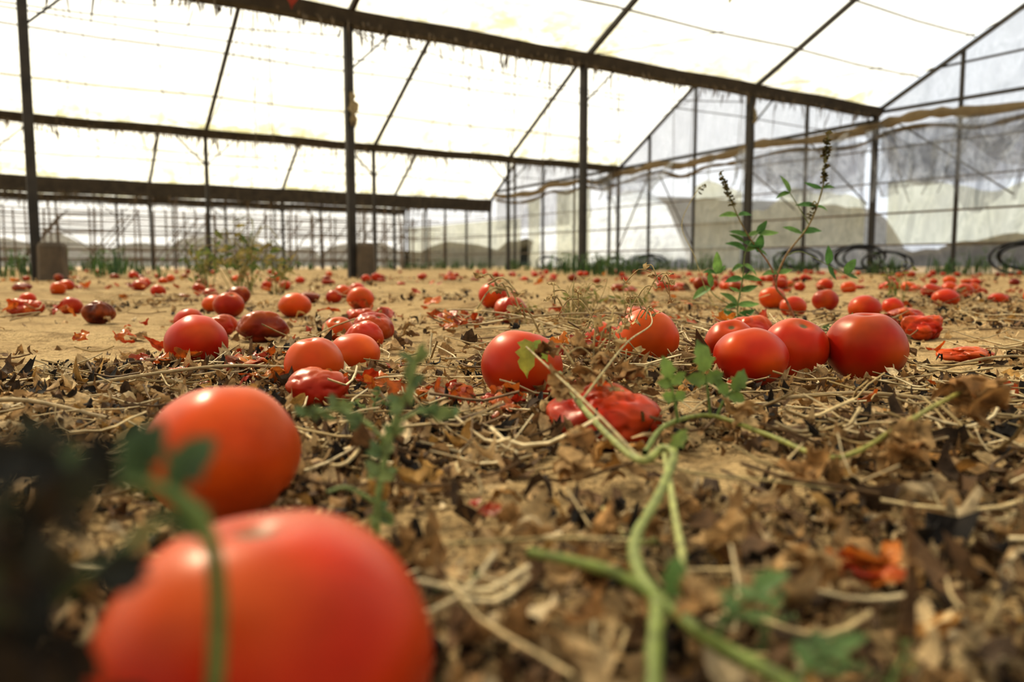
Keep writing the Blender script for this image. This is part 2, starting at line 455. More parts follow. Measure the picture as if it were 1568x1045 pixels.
for u,h,w in ((3.34,.38,.22),(.36,.34,.26)):
    a=Acc(); p=P(u+.12,8.2,0)
    vs=[];
    for z,s in ((-.1,1),(h*.9,.92),(h,.8)):
        for th in range(8):
            an=th*math.pi/4+.4; vs.append(p+Vector((math.cos(an)*w*.5*s,math.sin(an)*w*.5*s,z)))
    a.add(vs,gridfaces(3,8,True),(.10,.07,.04)); a.add([p+Vector((0,0,h))]*1+vs[16:24],[(0,1,2,3),(0,3,4,5),(0,5,6,7),(0,7,8,1)],(.10,.07,.04))
    a.obj('post_footing',M_steel,False)

def hose(u,v,r,n,tilt):
    a=Acc(); c=P(u,v,r*.9)
    pts=[]
    for k in range(n*10):
        th=k*2*math.pi/10; rr=r*(1+.14*math.sin(k*.37+u))
        q=Vector((math.cos(th)*rr*1.25+.05*k/10,.05*math.sin(k*.5)+k*.006,math.sin(th)*rr*.7))
        q.rotate(Euler((tilt,0,-.5+.3*math.sin(k*.1))))
        pts.append(c+q)
    z0=min(p.z for p in pts); off=g(c.x,c.y)-z0+.01
    tube(a,[p+Vector((0,0,off)) for p in pts],.018,col=(.015,.015,.017),sides=6,n=3)
    a.obj('irrigation_hose_coil',M_rubber)
hose(12.3,13.3,.24,3,.3); hose(11.9,13.9,.2,2,.5); hose(12.2,9.3,.28,3,.4); hose(12.0,8.0,.30,4,.3); hose(11.8,7.3,.26,2,.6); hose(12.0,5.4,.30,3,.3); hose(11.9,16.5,.25,2,.4)

M_tun=plastic('tunnel_plastic',(.60,.63,.66),(.30,.32,.31),.15,.8,.3,fold_shade=.5)
def tunnel(u,v,rad,L,hgt):
    a=Acc(); vs=[]; nn=26
    for i in range(nn):
        for k in range(15):
            th=math.pi*k/14
            s=1+.14*(float(vnoise(i*.9,k*.8,44))-.5)
            vs.append(P(u+L*i/(nn-1),v+math.cos(th)*rad*s,max(math.sin(th),0)*hgt*s))
    a.add(vs,gridfaces(nn,15),(1,1,1)); a.obj('plastic_tunnel',M_tun)
tunnel(21,24,3.5,14,2.9); tunnel(24,31.5,3.5,14,2.6)
M_tree=col_mat('tree_belt_foliage',.9,.8,.5,0)
a=Acc()
vs=[];n=200
for j in range(5):
    for k in range(n):
        th=-1.2+2.4*k/(n-1)
        r=75+3*math.sin(j*1.3); hgt=(.8+1.4*float(vnoise(k*.35,0,9))+.8*float(vnoise(k*1.3,0,10)))*j/4
        vs.append(Vector((r*math.sin(th),r*math.cos(th),hgt)))
a.add(vs,gridfaces(5,n),(.26,.29,.27)); a.obj('tree_belt',M_tree)

# ------------------------------------------------------------------ weeds
a=Acc()
def tuft(acc,x,y,h,n,cols,spread=.5,w=.02):
    z=g(x,y)
    for k in range(n):
        an=random.uniform(0,6.28); sp=random.uniform(0,spread)
        d=Vector((math.cos(an)*sp,math.sin(an)*sp,1))
        leaf(acc,(x+random.uniform(-.4,.4)*h,y+random.uniform(-.4,.4)*h,z-.01),d,(math.cos(an),math.sin(an),.2),h*random.uniform(.5,1.1),w,random.choice(cols),rows=5,curl=-.2)
        if random.random()<.6:
            q=Vector((x,y,z))+d.normalized()*h*random.uniform(.3,.9)
            leaf(acc,q,(math.cos(an+1),math.sin(an+1),.3),(0,0,1),h*.3,h*.14,random.choice(cols),lobes=.2,rows=5)
greens=[(.05,.11,.03),(.08,.14,.04),(.10,.13,.04),(.04,.08,.03)]
for k in range(150):
    u=U1-random.uniform(.3,1.6); v=random.uniform(4,24); p=P(u,v,0); tuft(a,p.x,p.y,random.uniform(.12,.42),9,greens)
for k in range(110):
    u=random.uniform(-3,U1-1); v=random.uniform(21,26); p=P(u,v,0); tuft(a,p.x,p.y,random.uniform(.12,.4),8,greens,w=.03)
for k in range(40):
    u=random.uniform(-1.2,1.6); v=random.uniform(9,12); p=P(u,v,0); tuft(a,p.x,p.y,random.uniform(.12,.4),9,greens)
for x,y in ((1.0,9.5),(1.3,9.8),(1.15,10.3),(.6,10),(1.6,10.2),(.8,10.8),(1.1,9.2),(.9,9.9)): tuft(a,x,y,.30,20,greens)
a.obj('weed_patches',M_leaf)

# ------------------------------------------------------------------ leaf litter
def rotmats(n,tilt):
    rx=RNG.normal(0,tilt,n); ry=RNG.normal(0,tilt,n); rz=RNG.uniform(0,2*np.pi,n)
    cx,sx,cy,sy,cz,sz=np.cos(rx),np.sin(rx),np.cos(ry),np.sin(ry),np.cos(rz),np.sin(rz)
    M=np.empty((n,3,3))
    M[:,0,0]=cz*cy; M[:,0,1]=cz*sy*sx-sz*cx; M[:,0,2]=cz*sy*cx+sz*sx
    M[:,1,0]=sz*cy; M[:,1,1]=sz*sy*sx+cz*cx; M[:,1,2]=sz*sy*cx-cz*sx
    M[:,2,0]=-sy; M[:,2,1]=cy*sx; M[:,2,2]=cy*cx
    return M
PAL=np.array([(.46,.30,.145),(.56,.40,.21),(.33,.19,.075),(.16,.088,.040),(.070,.042,.023),(.026,.019,.014),(.66,.51,.31),(.42,.24,.07)])
def density(x,y):
    d=vnoise(x*2.2+3,y*2.2,71)*.55+vnoise(x*6.5,y*6.5,72)*.45
    thr=np.where(y>1.15,.48,.43)
    d=np.clip((d-thr)*5,0.04,1)
    near=np.clip((1.05-y)/.5,0,1)
    d=np.maximum(d,near*.85*np.clip((x+.75)/.3,0,1)*np.clip(vnoise(x*8,y*8,75)*4-1.0,.12,1))
    d=d*np.where((x<-.60)&(y<2.2),.25,1)
    d=d*np.where((x<-.25)&(y>1.3)&(y<4),.5,1)
    d=d*(1-.85*np.exp(-((x-.15)**2/.006+(y-.5)**2/.003)))
    d=d*(1-.8*np.exp(-((x-.33)**2/.006+(y-.48)**2/.002)))
    return d
def scatter(n,x0,x1,y0,y1):
    x=RNG.uniform(x0,x1,n); y=RNG.uniform(y0,y1,n)
    k=RNG.random(n)<density(x,y); return x[k],y[k]
def shards(acc,x,y,smin,smax,lift,pal=PAL,prob=None,tilt=.42):
    n=len(x); rows=5
    L=RNG.uniform(smin,smax,n)*RNG.uniform(.6,1.,n); W=L*RNG.uniform(.25,.75,n)
    s=np.linspace(0,1,rows)
    prof=np.array([.45,.9,1,.85,.4])[None,:]*RNG.uniform(.8,1.12,(n,rows))
    curl=RNG.normal(0,1.1,n); fold=RNG.normal(.2,.6,n); tw=RNG.normal(0,1.2,n)
    loc=np.zeros((n,rows,3,3))
    for j,c in enumerate((-1,0,1)):
        loc[:,:,j,0]=(s[None,:]-.5)*L[:,None]+RNG.normal(0,.04,(n,rows))*L[:,None]
        loc[:,:,j,1]=c*prof*W[:,None]*.5
        loc[:,:,j,2]=curl[:,None]*L[:,None]*((s[None,:]-.5)**2)*1.3+abs(c)*fold[:,None]*W[:,None]*.5+c*tw[:,None]*(s[None,:]-.5)*W[:,None]*.5+RNG.normal(0,.05,(n,rows))*L[:,None]
    M=rotmats(n,tilt)
    w=np.einsum('nij,nrcj->nrci',M,loc)
    z=G(x,y)+RNG.random(n)**1.5*lift+.002
    w+=np.stack([x,y,z],-1)[:,None,None,:]
    lf=np.array(gridfaces(rows,3)); f=(np.arange(n)[:,None,None]*(rows*3)+lf[None]).reshape(-1,4)
    ci=RNG.choice(len(pal),n,p=prob); col=pal[ci]*RNG.uniform(.75,1.2,(n,1))
    c=np.repeat(col,rows*3,axis=0)
    acc.add(w.reshape(-1,3),f,c)
lit=Acc()
pb=np.array([.17,.14,.17,.17,.13,.11,.06,.05]); pb/=pb.sum()
x,y=scatter(22000,-.75,.95,.13,1.15); shards(lit,x,y,.008,.026,.018,prob=pb)
x,y=scatter(12000,-.45,.6,.13,.7); shards(lit,x,y,.004,.012,.012,prob=pb)
x,y=scatter(14000,-2.,2.2,1.1,3.0); shards(lit,x,y,.010,.030,.014,prob=pb)
x,y=scatter(5000,-5,5.5,3.0,9.0); shards(lit,x,y,.02,.05,.02,prob=pb)
x,y=scatter(900,-.75,.95,.3,1.3); shards(lit,x,y,.025,.042,.016,prob=pb)
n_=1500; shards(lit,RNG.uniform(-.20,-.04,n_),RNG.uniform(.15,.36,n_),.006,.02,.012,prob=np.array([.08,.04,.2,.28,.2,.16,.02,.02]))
lit.obj('leaf_litter',M_dry)

def straws(acc,x,y,lmin,lmax,r,lift):
    n=len(x); m=6
    th=RNG.uniform(0,2*np.pi,n); k=RNG.normal(0,1.1,n); L=RNG.uniform(lmin,lmax,n)
    s=np.linspace(-.5,.5,m)
    ang=th[:,None]+k[:,None]*s[None,:]
    px=x[:,None]+np.cumsum(np.cos(ang),1)*L[:,None]/m-np.cos(th)[:,None]*L[:,None]*.5
    py=y[:,None]+np.cumsum(np.sin(ang),1)*L[:,None]/m-np.sin(th)[:,None]*L[:,None]*.5
    tl=RNG.normal(0,.18,n)
    pz=G(px,py)+.004+RNG.random(n)[:,None]*lift+np.abs(tl[:,None]*s[None,:]*L[:,None])
    rr=r*RNG.uniform(.5,1.5,n)
    vs=np.empty((n,m,3,3))
    for q in range(3):
        a_=q*2*np.pi/3
        vs[:,:,q,0]=px-np.sin(ang)*rr[:,None]*np.cos(a_); vs[:,:,q,1]=py+np.cos(ang)*rr[:,None]*np.cos(a_); vs[:,:,q,2]=pz+rr[:,None]*np.sin(a_)
    lf=np.array(gridfaces(m,3,True)); f=((np.arange(n)*m*3)[:,None,None]+lf[None]).reshape(-1,4)
    pal=np.array([(.52,.39,.20),(.38,.27,.12),(.64,.51,.30),(.17,.10,.045)])
    c=np.repeat(pal[RNG.choice(4,n)]*RNG.uniform(.8,1.2,(n,1)),m*3,axis=0)
    acc.add(vs.reshape(-1,3),f,c)
st=Acc()
x,y=scatter(2200,-.7,.95,.2,1.2); straws(st,x,y,.02,.10,.0009,.018)
x,y=scatter(2000,-2.,2.4,1.1,3.5); straws(st,x,y,.05,.22,.0013,.02)
x,y=scatter(1300,-.2,1.2,.5,1.6); straws(st,x,y,.06,.16,.0012,.02)
st.obj('straw_litter',M_straw)
cr=Acc()
for k in range(250):
    y_=random.uniform(.26,1.5); x_=random.uniform(-.5,.75)*max(y_,.5)*1.1+.05
    if x_<-.1 and y_<.5: continue
    if (x_-.15)**2+(y_-.5)**2<.004: continue
    c=random.choice([(.46,.30,.14),(.34,.20,.08),(.54,.38,.19),(.20,.11,.05),(.42,.21,.055)])
    crumple(cr,(x_,y_,g(x_,y_)+.012),random.uniform(.016,.030),c,.34,9)
cr.obj('crumpled_dry_leaves',M_dry)

# ------------------------------------------------------------------ tomatoes
def tomato_geo(w,h,x,y,wr=0.,seed=0,tilt=.5,col=(.62,.035,.012),nl=64,nr=42,lift=0.,shoulder=.5):
    rnd=random.Random(seed*13+5)
    o=Vector((rnd.uniform(0,90),rnd.uniform(0,90),rnd.uniform(0,90)))
    E=Euler((rnd.uniform(-tilt,tilt),rnd.uniform(-tilt,tilt),rnd.uniform(0,6.28))).to_matrix()
    nrib=rnd.choice([4,5,6]); vs=[];cs=[]
    ora=np.array((.56,.12,.008)); base=np.array(col)
    for i in range(nr):
        ph=math.pi*i/(nr-1)
        for k in range(nl):
            th=2*math.pi*k/nl
            r=1+.03*math.cos(nrib*th+seed)*math.exp(-((ph-.6)/.5)**2)
            d=Vector((math.sin(ph)*math.cos(th)*r,math.sin(ph)*math.sin(th)*r,math.cos(ph)))
            d.z-=.15*math.exp(-(ph/.24)**2)
            q=d*(1+.05*mn.noise(d*1.1+o))
            if wr>0:
                n1=mn.noise(Vector((d.x*1.3,d.y*1.3,d.z*1.0))+o)
                n2=1-min(abs(mn.noise(Vector((d.x*2.0,d.y*2.0,d.z*1.2))+o*1.3))*3.2,1)
                n3=1-min(abs(mn.noise(Vector((d.x*4.2,d.y*4.2,d.z*2.0))+o*.7))*3.5,1)
                q=q*(1+wr*(n1*.50-.24*n2*n2-.06*n3*n3+.1))
            vs.append(q)
            m=min(max(.5*mn.noise(d*1.2+o)+.15+shoulder*math.exp(-(ph/.6)**2)*.5,0),.7)
            c=base*(1-m)+ora*m
            if ph<.10: c=np.array((.13,.09,.03))
            if wr>.3:
                c=c*(.6+.4*min(1,abs(mn.noise(d*2.5+o))*4))
            cs.append(c)
    vs=[E@v for v in vs]
    A=np.array([tuple(v) for v in vs]); mn_=A.min(0); mx_=A.max(0); A=(A-(mn_+mx_)/2)/((mx_-mn_)/2)
    A*=np.array([w/2,w/2*rnd.uniform(.92,1.03),h/2])
    low=A[:,2]<-h*.44; A[low,2]=-h*.44+(A[low,2]+h*.44)*.4
    z0=A[:,2].min()
    A[:,0]+=x; A[:,1]+=y; A[:,2]+=g(x,y)-z0-.002+lift
    return A,gridfaces(nr,nl,True),np.array(cs)
RED=(.42,.016,.003); ORG=(.52,.055,.005); DRK=(.15,.008,.004); MID=(.30,.011,.003)
T=[ # X, Y, width, height, wrinkle, colour, tilt, lift
(-.068,.212,.092,.076,0,RED,.12,0),
(-.163,.440,.086,.078,0,ORG,.3,.003),
(-.426,1.07,.081,.076,0,RED,.6,.003),
(-.456,1.45,.094,.062,.30,DRK,.3,0),
(-.747,2.10,.080,.070,0,MID,.6,0),
(-.710,1.75,.066,.056,0,RED,.6,0),
(-.593,1.62,.062,.050,.3,MID,.6,0),
(-.985,1.90,.072,.060,.4,(.07,.008,.010),.3,0),
(-1.40,2.30,.10,.055,.6,RED,.3,0),
(-.600,2.20,.090,.070,0,ORG,.6,0),
(-.214,.855,.064,.060,0,ORG,.2,0),
(-.192,.785,.062,.042,.30,MID,.3,0),
(-.196,.985,.064,.052,0,ORG,.6,0),
(-.224,1.20,.062,.050,.2,RED,.6,0),
(-.238,1.36,.070,.058,.22,MID,.6,0),
(-.328,1.50,.060,.048,0,ORG,.6,0),
(-.364,1.92,.085,.040,.7,RED,.6,0),
(-.322,2.00,.050,.040,.3,RED,.6,0),
(-.057,2.40,.088,.080,0,RED,.5,0),
(-.003,1.92,.080,.070,.15,MID,.6,0),
(.010,.800,.083,.076,0,RED,.5,.002),
(.074,.620,.094,.056,.55,RED,.3,0),
(.174,1.02,.082,.078,0,ORG,.6,.004),
(.144,1.25,.060,.056,0,RED,.6,0),
(.305,1.90,.082,.046,.5,MID,.6,0),
(.293,1.06,.070,.066,0,RED,.6,0),
(.272,.90,.084,.068,0,RED,.5,.002),
(.354,.99,.082,.078,0,RED,.5,.002),
(.438,.98,.094,.086,0,(.33,.009,.003),.2,.002),
(.405,1.36,.078,.054,.30,RED,.6,0),
(.895,2.02,.082,.070,0,RED,.6,0),
(.952,2.42,.078,.068,0,MID,.6,0),
(.773,1.50,.078,.050,.55,RED,.4,0),
(1.48,2.72,.086,.066,0,RED,.6,0),
(.663,1.15,.088,.026,.7,ORG,.2,.004),
(.99,2.00,.088,.044,.45,RED,.6,0),
(.777,2.20,.072,.060,0,RED,.6,0),
(.855,2.62,.085,.074,0,ORG,.6,0),
(1.10,2.30,.060,.052,0,RED,.6,0),
]
for i,(x_,y_,w_,h_,wrk,c_,tl,lf) in enumerate(T):
    v_,f_,c2=tomato_geo(w_,h_,x_,y_,wrk,i+3,tl,c_,lift=lf)
    a=Acc(); a.add(v_,f_,c2); a.obj('squashed_tomato' if wrk>=.5 else 'tomato',M_tom)
a=Acc(); cnt=0; RR=random.Random(5)
while cnt<300:
    y_=2.4*(5.8**RR.random()); x_=RR.uniform(-.72,.75)*y_*1.1
    if UV(x_,y_)[0]>U1-.7: continue
    if x_<-.1*y_ and RR.random()<.5: continue
    if y_<3.6 and RR.random()<.6: continue
    if -.45<x_<.3 and 2.2<y_<3.0: continue
    if vnoise(x_*.9,y_*.9,88)<.42: continue
    wz=RR.uniform(.055,.088); wk=RR.choice([0,0,0,.3,.6])
    hz=wz*(RR.uniform(.7,.9) if wk<.5 else RR.uniform(.35,.55))
    v_,f_,c2=tomato_geo(wz,hz,x_,y_,wk,1000+cnt,.6,RR.choice([RED,RED,ORG,MID,DRK]),nl=18,nr=12)
    a.add(v_,f_,c2); cnt+=1
a.obj('scattered_tomatoes',M_tom)
a=Acc()
def peel(x_,y_,s,n=1,sp=.02):
    for k in range(n):
        xx=x_+random.uniform(-sp,sp); yy=y_+random.uniform(-sp,sp)
        if UV(xx,yy)[0]>U1-.5: continue
        c=random.choice([(.52,.06,.010),(.56,.12,.012),(.62,.20,.025),(.40,.03,.008)])
        crumple(a,(xx,yy,g(xx,yy)+.013+s*.28),s*random.uniform(.6,1.2),c,.38,9,.9,random.choice([(.30,.02,.006),(.55,.18,.03),(.22,.07,.02)]))
for (x_,y_,s,n,sp) in ((-.03,.72,.026,16,.045),(-.075,.76,.022,8,.03),(-.15,.79,.028,9,.03),(-.25,.83,.028,7,.035),(-.33,.95,.03,8,.05),(-.46,1.02,.033,9,.05),
    (-.12,1.7,.04,5,.05),(-.10,1.45,.035,7,.04),(-.28,1.05,.03,6,.05),(.142,.31,.020,7,.008),(.10,1.15,.03,5,.04),(.6,1.2,.03,8,.07),(.06,2.1,.05,6,.1),(-.4,2.0,.05,6,.1),
    (.75,1.6,.04,6,.1),(-1.3,2.3,.05,6,.1),(.25,1.6,.03,5,.1),(-.65,1.35,.03,6,.1),(.45,1.5,.04,6,.1),(-.02,.40,.012,2,.01)):
    peel(x_,y_,s,n,sp)
for k in range(110):
    y_=random.uniform(2.2,8); x_=random.uniform(-.7,.72)*y_; peel(x_,y_,.045,1)
for k in range(50):
    y_=random.uniform(.7,2.2); x_=random.uniform(-.5,.72)*y_; peel(x_,y_,.018,1)
a.obj('tomato_peel_scraps',M_peel)

# ------------------------------------------------------------------ living plants
GR2=(.17,.21,.045); PALE=(.33,.33,.11); LG=(.10,.17,.045)
def branch_leaf(al,p,d,L,col,n=5,size=.018,up=(0,0,1)):
    p=Vector(p); d=Vector(d).normalized()
    q=[p+d*(L*t)+Vector((0,0,L*.18*math.sin(t*3))) for t in (0,.35,.7,1)]
    tube(al,q,.0011,.0006,col,sides=6,n=3)
    sd=d.cross(Vector(up)).normalized()
    for i in range(n):
        t=(i+1)/(n+.5); c=p+d*(L*t)+Vector((0,0,L*.18*math.sin(t*3)))
        for s in (-1,1):
            leaf(al,c,d*.5+sd*s+Vector((0,0,random.uniform(-.3,.3))),up,size*random.uniform(.7,1.1),size*.6,col,lobes=.25,curl=random.uniform(-.3,.4),jit=.02)
    leaf(al,q[-1],d,up,size*1.3,size*.8,col,lobes=.25,jit=.02)

e=D.objects.new('tomato_vine',None); SC.collection.objects.link(e)
a=Acc()
tube(a,[(.040,.66,.050),(.049,.57,.040),(.060,.47,.036),(.0705,.425,.034),(.084,.437,.038),(.087,.42,.038),(.071,.375,.030),(.050,.313,.030),(.0455,.275,.030),(.0475,.252,.030),(.042,.225,.026),(.036,.19,.012)],.0020,.0028,PALE,col2=GR2,jit=.14,n=10)
tube(a,[(.078,.46,.030),(.10,.51,.036),(.140,.555,.034),(.166,.51,.030),(.189,.456,.028),(.231,.466,.045),(.262,.49,.052),(.300,.52,.058)],.0018,.0015,GR2,col2=(.36,.31,.08),jit=.14,n=10)
tube(a,[(.006,.278,.037),(.032,.264,.036),(.0475,.252,.031),(.060,.228,.028),(.076,.205,.026),(.09,.18,.015)],.0018,.0025,GR2,jit=.1)
tube(a,[(.084,.430,.036),(.073,.345,.026),(.066,.30,.026),(.052,.256,.028)],.0017,.0022,PALE,jit=.1)
tube(a,[(.046,.39,.018),(.052,.345,.018),(.060,.32,.026)],.0014,.0015,PALE)
tube(a,[(.0705,.425,.034),(.05,.50,.05),(.03,.58,.062),(.012,.66,.072)],.0010,.0008,(.40,.33,.15),col2=(.4,.3,.14))
tube(a,[(.049,.57,.040),(.07,.60,.06),(.10,.68,.075),(.14,.80,.08),(.16,.92,.085)],.0010,.0007,(.40,.33,.15),col2=(.45,.33,.15))
tube(a,[(.07,.43,.034),(.10,.42,.028),(.13,.40,.030),(.17,.41,.022)],.0009,.0006,(.36,.28,.12))
tube(a,[(.05,.31,.03),(.02,.33,.024),(-.01,.32,.026),(-.03,.34,.018)],.0009,.0006,(.36,.28,.12))
a.obj('vine_stems',M_stem,True,e)
a=Acc()
branch_leaf(a,(.060,.228,.028),(.5,.35,.25),.022,LG,2,.012); branch_leaf(a,(.075,.205,.026),(.6,.2,.3),.015,LG,2,.010)
branch_leaf(a,(.140,.555,.034),(-.15,.1,1),.030,(.17,.25,.06),1,.018,up=(.2,-1,.2)); branch_leaf(a,(.145,.555,.034),(.5,.1,.8),.02,(.16,.24,.06),1,.014,up=(.2,-1,.2))
branch_leaf(a,(.110,.52,.036),(-.2,.1,.9),.028,(.18,.26,.06),2,.013,up=(.2,-1,.2))
leaf(a,(.012,.70,.075),(.05,-.3,-1),(.1,-1,.1),.034,.018,(.42,.40,.07),lobes=.3,jit=.03)
leaf(a,(.02,.70,.073),(.4,-.3,-.6),(.1,-1,.1),.022,.012,(.30,.38,.07),lobes=.3,jit=.03)
leaf(a,(.052,.256,.03),(.3,.3,.9),(.1,-1,.1),.014,.009,LG,lobes=.3,jit=.03)
leaf(a,(.087,.43,.04),(.6,.1,.6),(.1,-1,.1),.014,.008,(.2,.26,.07),lobes=.3,jit=.03)
a.obj('vine_leaves',M_leaf,True,e)
a=Acc()
for (x_,y_,z_,s) in ((.304,.515,.062,.046),(.30,.505,.048,.036),(.232,.460,.034,.034),(.222,.455,.028,.030),(.225,.445,.040,.022),(.055,.60,.052,.026),(.070,.64,.060,.026),(.085,.68,.055,.026),(.04,.58,.05,.022),(.03,.66,.07,.022),
    (.098,.66,.05,.024),(.06,.66,.072,.022),(.16,.54,.04,.022),(.165,.43,.024,.028),(.11,.28,.03,.020),(.03,.30,.022,.024),(.02,.25,.024,.022),(.09,.33,.024,.022),(.055,.235,.04,.014),(.045,.48,.034,.022),(.034,.45,.026,.022),(.062,.36,.022,.02),(.08,.39,.024,.02),(.036,.34,.024,.024)):
    for k in range(3): crumple(a,(x_+random.uniform(-.006,.006),y_+random.uniform(-.006,.006),z_+random.uniform(-.005,.005)),s*random.uniform(.6,1.1),random.choice([(.40,.22,.08),(.30,.15,.05),(.48,.30,.13)]),.5,11)
for (x_,y_,z_) in ((.03,.72,.075),(.07,.68,.07),(.10,.76,.065),(.16,.95,.075),(.09,.90,.07),(.06,.62,.055),(.16,.98,.085),(.05,.64,.06),(.13,.70,.05)):
    p=Vector((x_,y_,z_))
    for k in range(8):
        q=p+Vector((random.uniform(-.03,.03),random.uniform(-.02,.02),random.uniform(-.025,.025)))
        tube(a,[p,(p+q)/2+Vector((0,0,.01)),q],.0010,.0006,(.50,.38,.18),sides=5,n=3)
        crumple(a,q,.012,(.52,.37,.17),.5,6)
        p=p.lerp(q,.6)
a.obj('dried_leaves',M_dry,True,e)

# -- blurred plant at near left
e=D.objects.new('tomato_seedling',None); SC.collection.objects.link(e)
a=Acc()
tube(a,[(-.066,.135,-.005),(-.059,.145,.045),(-.0575,.15,.072),(-.060,.152,.088),(-.068,.152,.096),(-.083,.155,.0975)],.0019,.0015,(.13,.18,.045))
tube(a,[(-.095,.13,-.005),(-.088,.13,.06),(-.084,.125,.09),(-.080,.13,.115)],.002,.0012,(.05,.06,.03))
tube(a,[(-.11,.15,.07),(-.09,.14,.075),(-.078,.14,.083),(-.066,.15,.092)],.0016,.0012,(.10,.14,.04))
a.obj('stem',M_stem,True,e)
a=Acc(); dg=(.030,.030,.018); mg=(.06,.10,.04)
for (p,d,L,W,c) in (((-.068,.155,.096),(.4,.2,.5),.013,.008,mg),((-.074,.155,.097),(-.1,.2,1),.012,.008,mg),((-.08,.155,.097),(-1,.3,.3),.015,.009,mg),((-.066,.155,.095),(.2,.1,-.6),.012,.007,mg),((-.072,.155,.10),(.1,.2,.8),.010,.006,mg)):
    leaf(a,p,d,(.2,-1,.3),L,W,c,lobes=.3,jit=.04)
for k in range(90):
    t=random.random(); p=Vector((-.092+.012*t+random.uniform(-.008,.010),.130+random.uniform(-.012,.012),.030+.082*t))
    leaf(a,p,(random.uniform(-1,.8),random.uniform(-.3,.3),random.uniform(-1.2,.3)),(.2,-1,.3),random.uniform(.007,.015),random.uniform(.004,.009),random.choice([dg,(.018,.017,.012),(.06,.05,.025),(.035,.022,.012)]),lobes=.2,jit=.03)
a.obj('leaves',M_leaf,True,e)

# -- small seedlings
def seedling(name,sx,sy,sc,seed):
    random.seed(seed)
    e=D.objects.new(name,None); SC.collection.objects.link(e)
    a=Acc(); sg=(.22,.28,.09); z0=g(sx,sy)-.004
    def S(p): return (sx+(p[0]+.068)*sc, sy+(p[1]-.385)*sc, z0+(p[2]+.005)*sc)
    tube(a,[S(p) for p in ((-.068,.385,-.005),(-.066,.385,.025),(-.060,.388,.055),(-.052,.39,.075),(-.047,.39,.092))],.0020*sc,.0012*sc,sg)
    tube(a,[S(p) for p in ((-.062,.388,.050),(-.072,.39,.060),(-.088,.395,.066),(-.105,.40,.062))],.0012*sc,.0008*sc,sg)
    tube(a,[S(p) for p in ((-.058,.388,.060),(-.045,.39,.066),(-.030,.395,.062))],.0010*sc,.0007*sc,sg)
    tube(a,[S(p) for p in ((-.066,.385,.02),(-.08,.38,.03),(-.09,.38,.028))],.0012*sc,.0008*sc,sg)
    a.obj('stem',M_stem,True,e)
    a=Acc(); lg=(.16,.21,.08)
    for p in ((-.047,.39,.09),(-.05,.39,.08),(-.054,.39,.07),(-.06,.388,.055),(-.075,.39,.061),(-.088,.395,.066),(-.105,.40,.062),(-.098,.40,.063),(-.04,.39,.064),(-.030,.395,.062),(-.066,.385,.035),(-.064,.385,.045),(-.067,.385,.015)):
        for k in range(4):
            leaf(a,S(p),(random.uniform(-1,1),random.uniform(-.5,.5),random.uniform(-.5,.8)),(.1,-1,.4),random.uniform(.006,.012)*sc,random.uniform(.004,.006)*sc,random.choice([lg,(.22,.27,.09),(.12,.18,.07)]),lobes=.2,jit=.03)
    a.obj('leaves',M_leaf,True,e)
seedling('weed_seedling',-.068,.385,1.,41)
seedling('weed_seedling',.085,.262,.32,42); seedling('weed_seedling',.115,.235,.34,43)
seedling('weed_seedling',-.02,.30,.25,44); seedling('weed_seedling',-.115,.62,.5,45); seedling('weed_seedling',.52,1.25,.7,46)
random.seed(99)

# -- tall flowering weed on the right
e=D.objects.new('flowering_weed',None); SC.collection.objects.link(e)
B=Vector((.650,1.80,g(.65,1.8)-.005)); X0=.65
a=Acc(); rs=(.30,.10,.05); gs=(.16,.20,.06)
def W2(dx,z,dy=0): return Vector((X0+dx,1.80+dy,z))
tube(a,[B,W2(-.03,.06),W2(-.055,.095),W2(-.035,.16),W2(.015,.23),W2(.042,.31),W2(.046,.37),W2(.050,.425)],.0032,.0012,rs,col2=gs)
tube(a,[W2(-.055,.095),W2(-.07,.14),W2(-.12,.205),W2(-.155,.27),W2(-.185,.345)],.0022,.001,rs,col2=gs)
tube(a,[W2(-.13,-.0),W2(-.14,.04),W2(-.13,.11),W2(-.125,.17),W2(-.10,.21)],.0022,.001,gs)
tube(a,[W2(-.14,.04),W2(-.20,.08),W2(-.19,.12)],.0012,.0008,gs)
tube(a,[W2(-.035,.16),W2(.0,.17),W2(.06,.14),W2(.10,.12)],.0012,.0008,gs)
tube(a,[W2(.015,.23),W2(-.01,.27),W2(-.03,.30)],.0012,.0008,gs)
tube(a,[W2(-.16,.0),W2(-.21,.08),W2(-.24,.16),W2(-.27,.23),W2(-.24,.30),W2(-.22,.32)],.0010,.0007,(.45,.38,.15))
tube(a,[W2(-.1,.0,-.1),W2(-.2,.05,-.1),W2(-.33,.06,-.1),W2(-.42,.02,-.1)],.0010,.0007,(.45,.36,.15))
a.obj('stems',M_stem,True,e)
a=Acc(); wl_=(.07,.17,.04)
def wleaf(p,d,L=.035): leaf(a,p,d,(.2,-.6,.8),L,L*.5,random.choice([wl_,(.11,.22,.05),(.16,.28,.07)]),curl=random.uniform(-.3,.4),jit=.01)
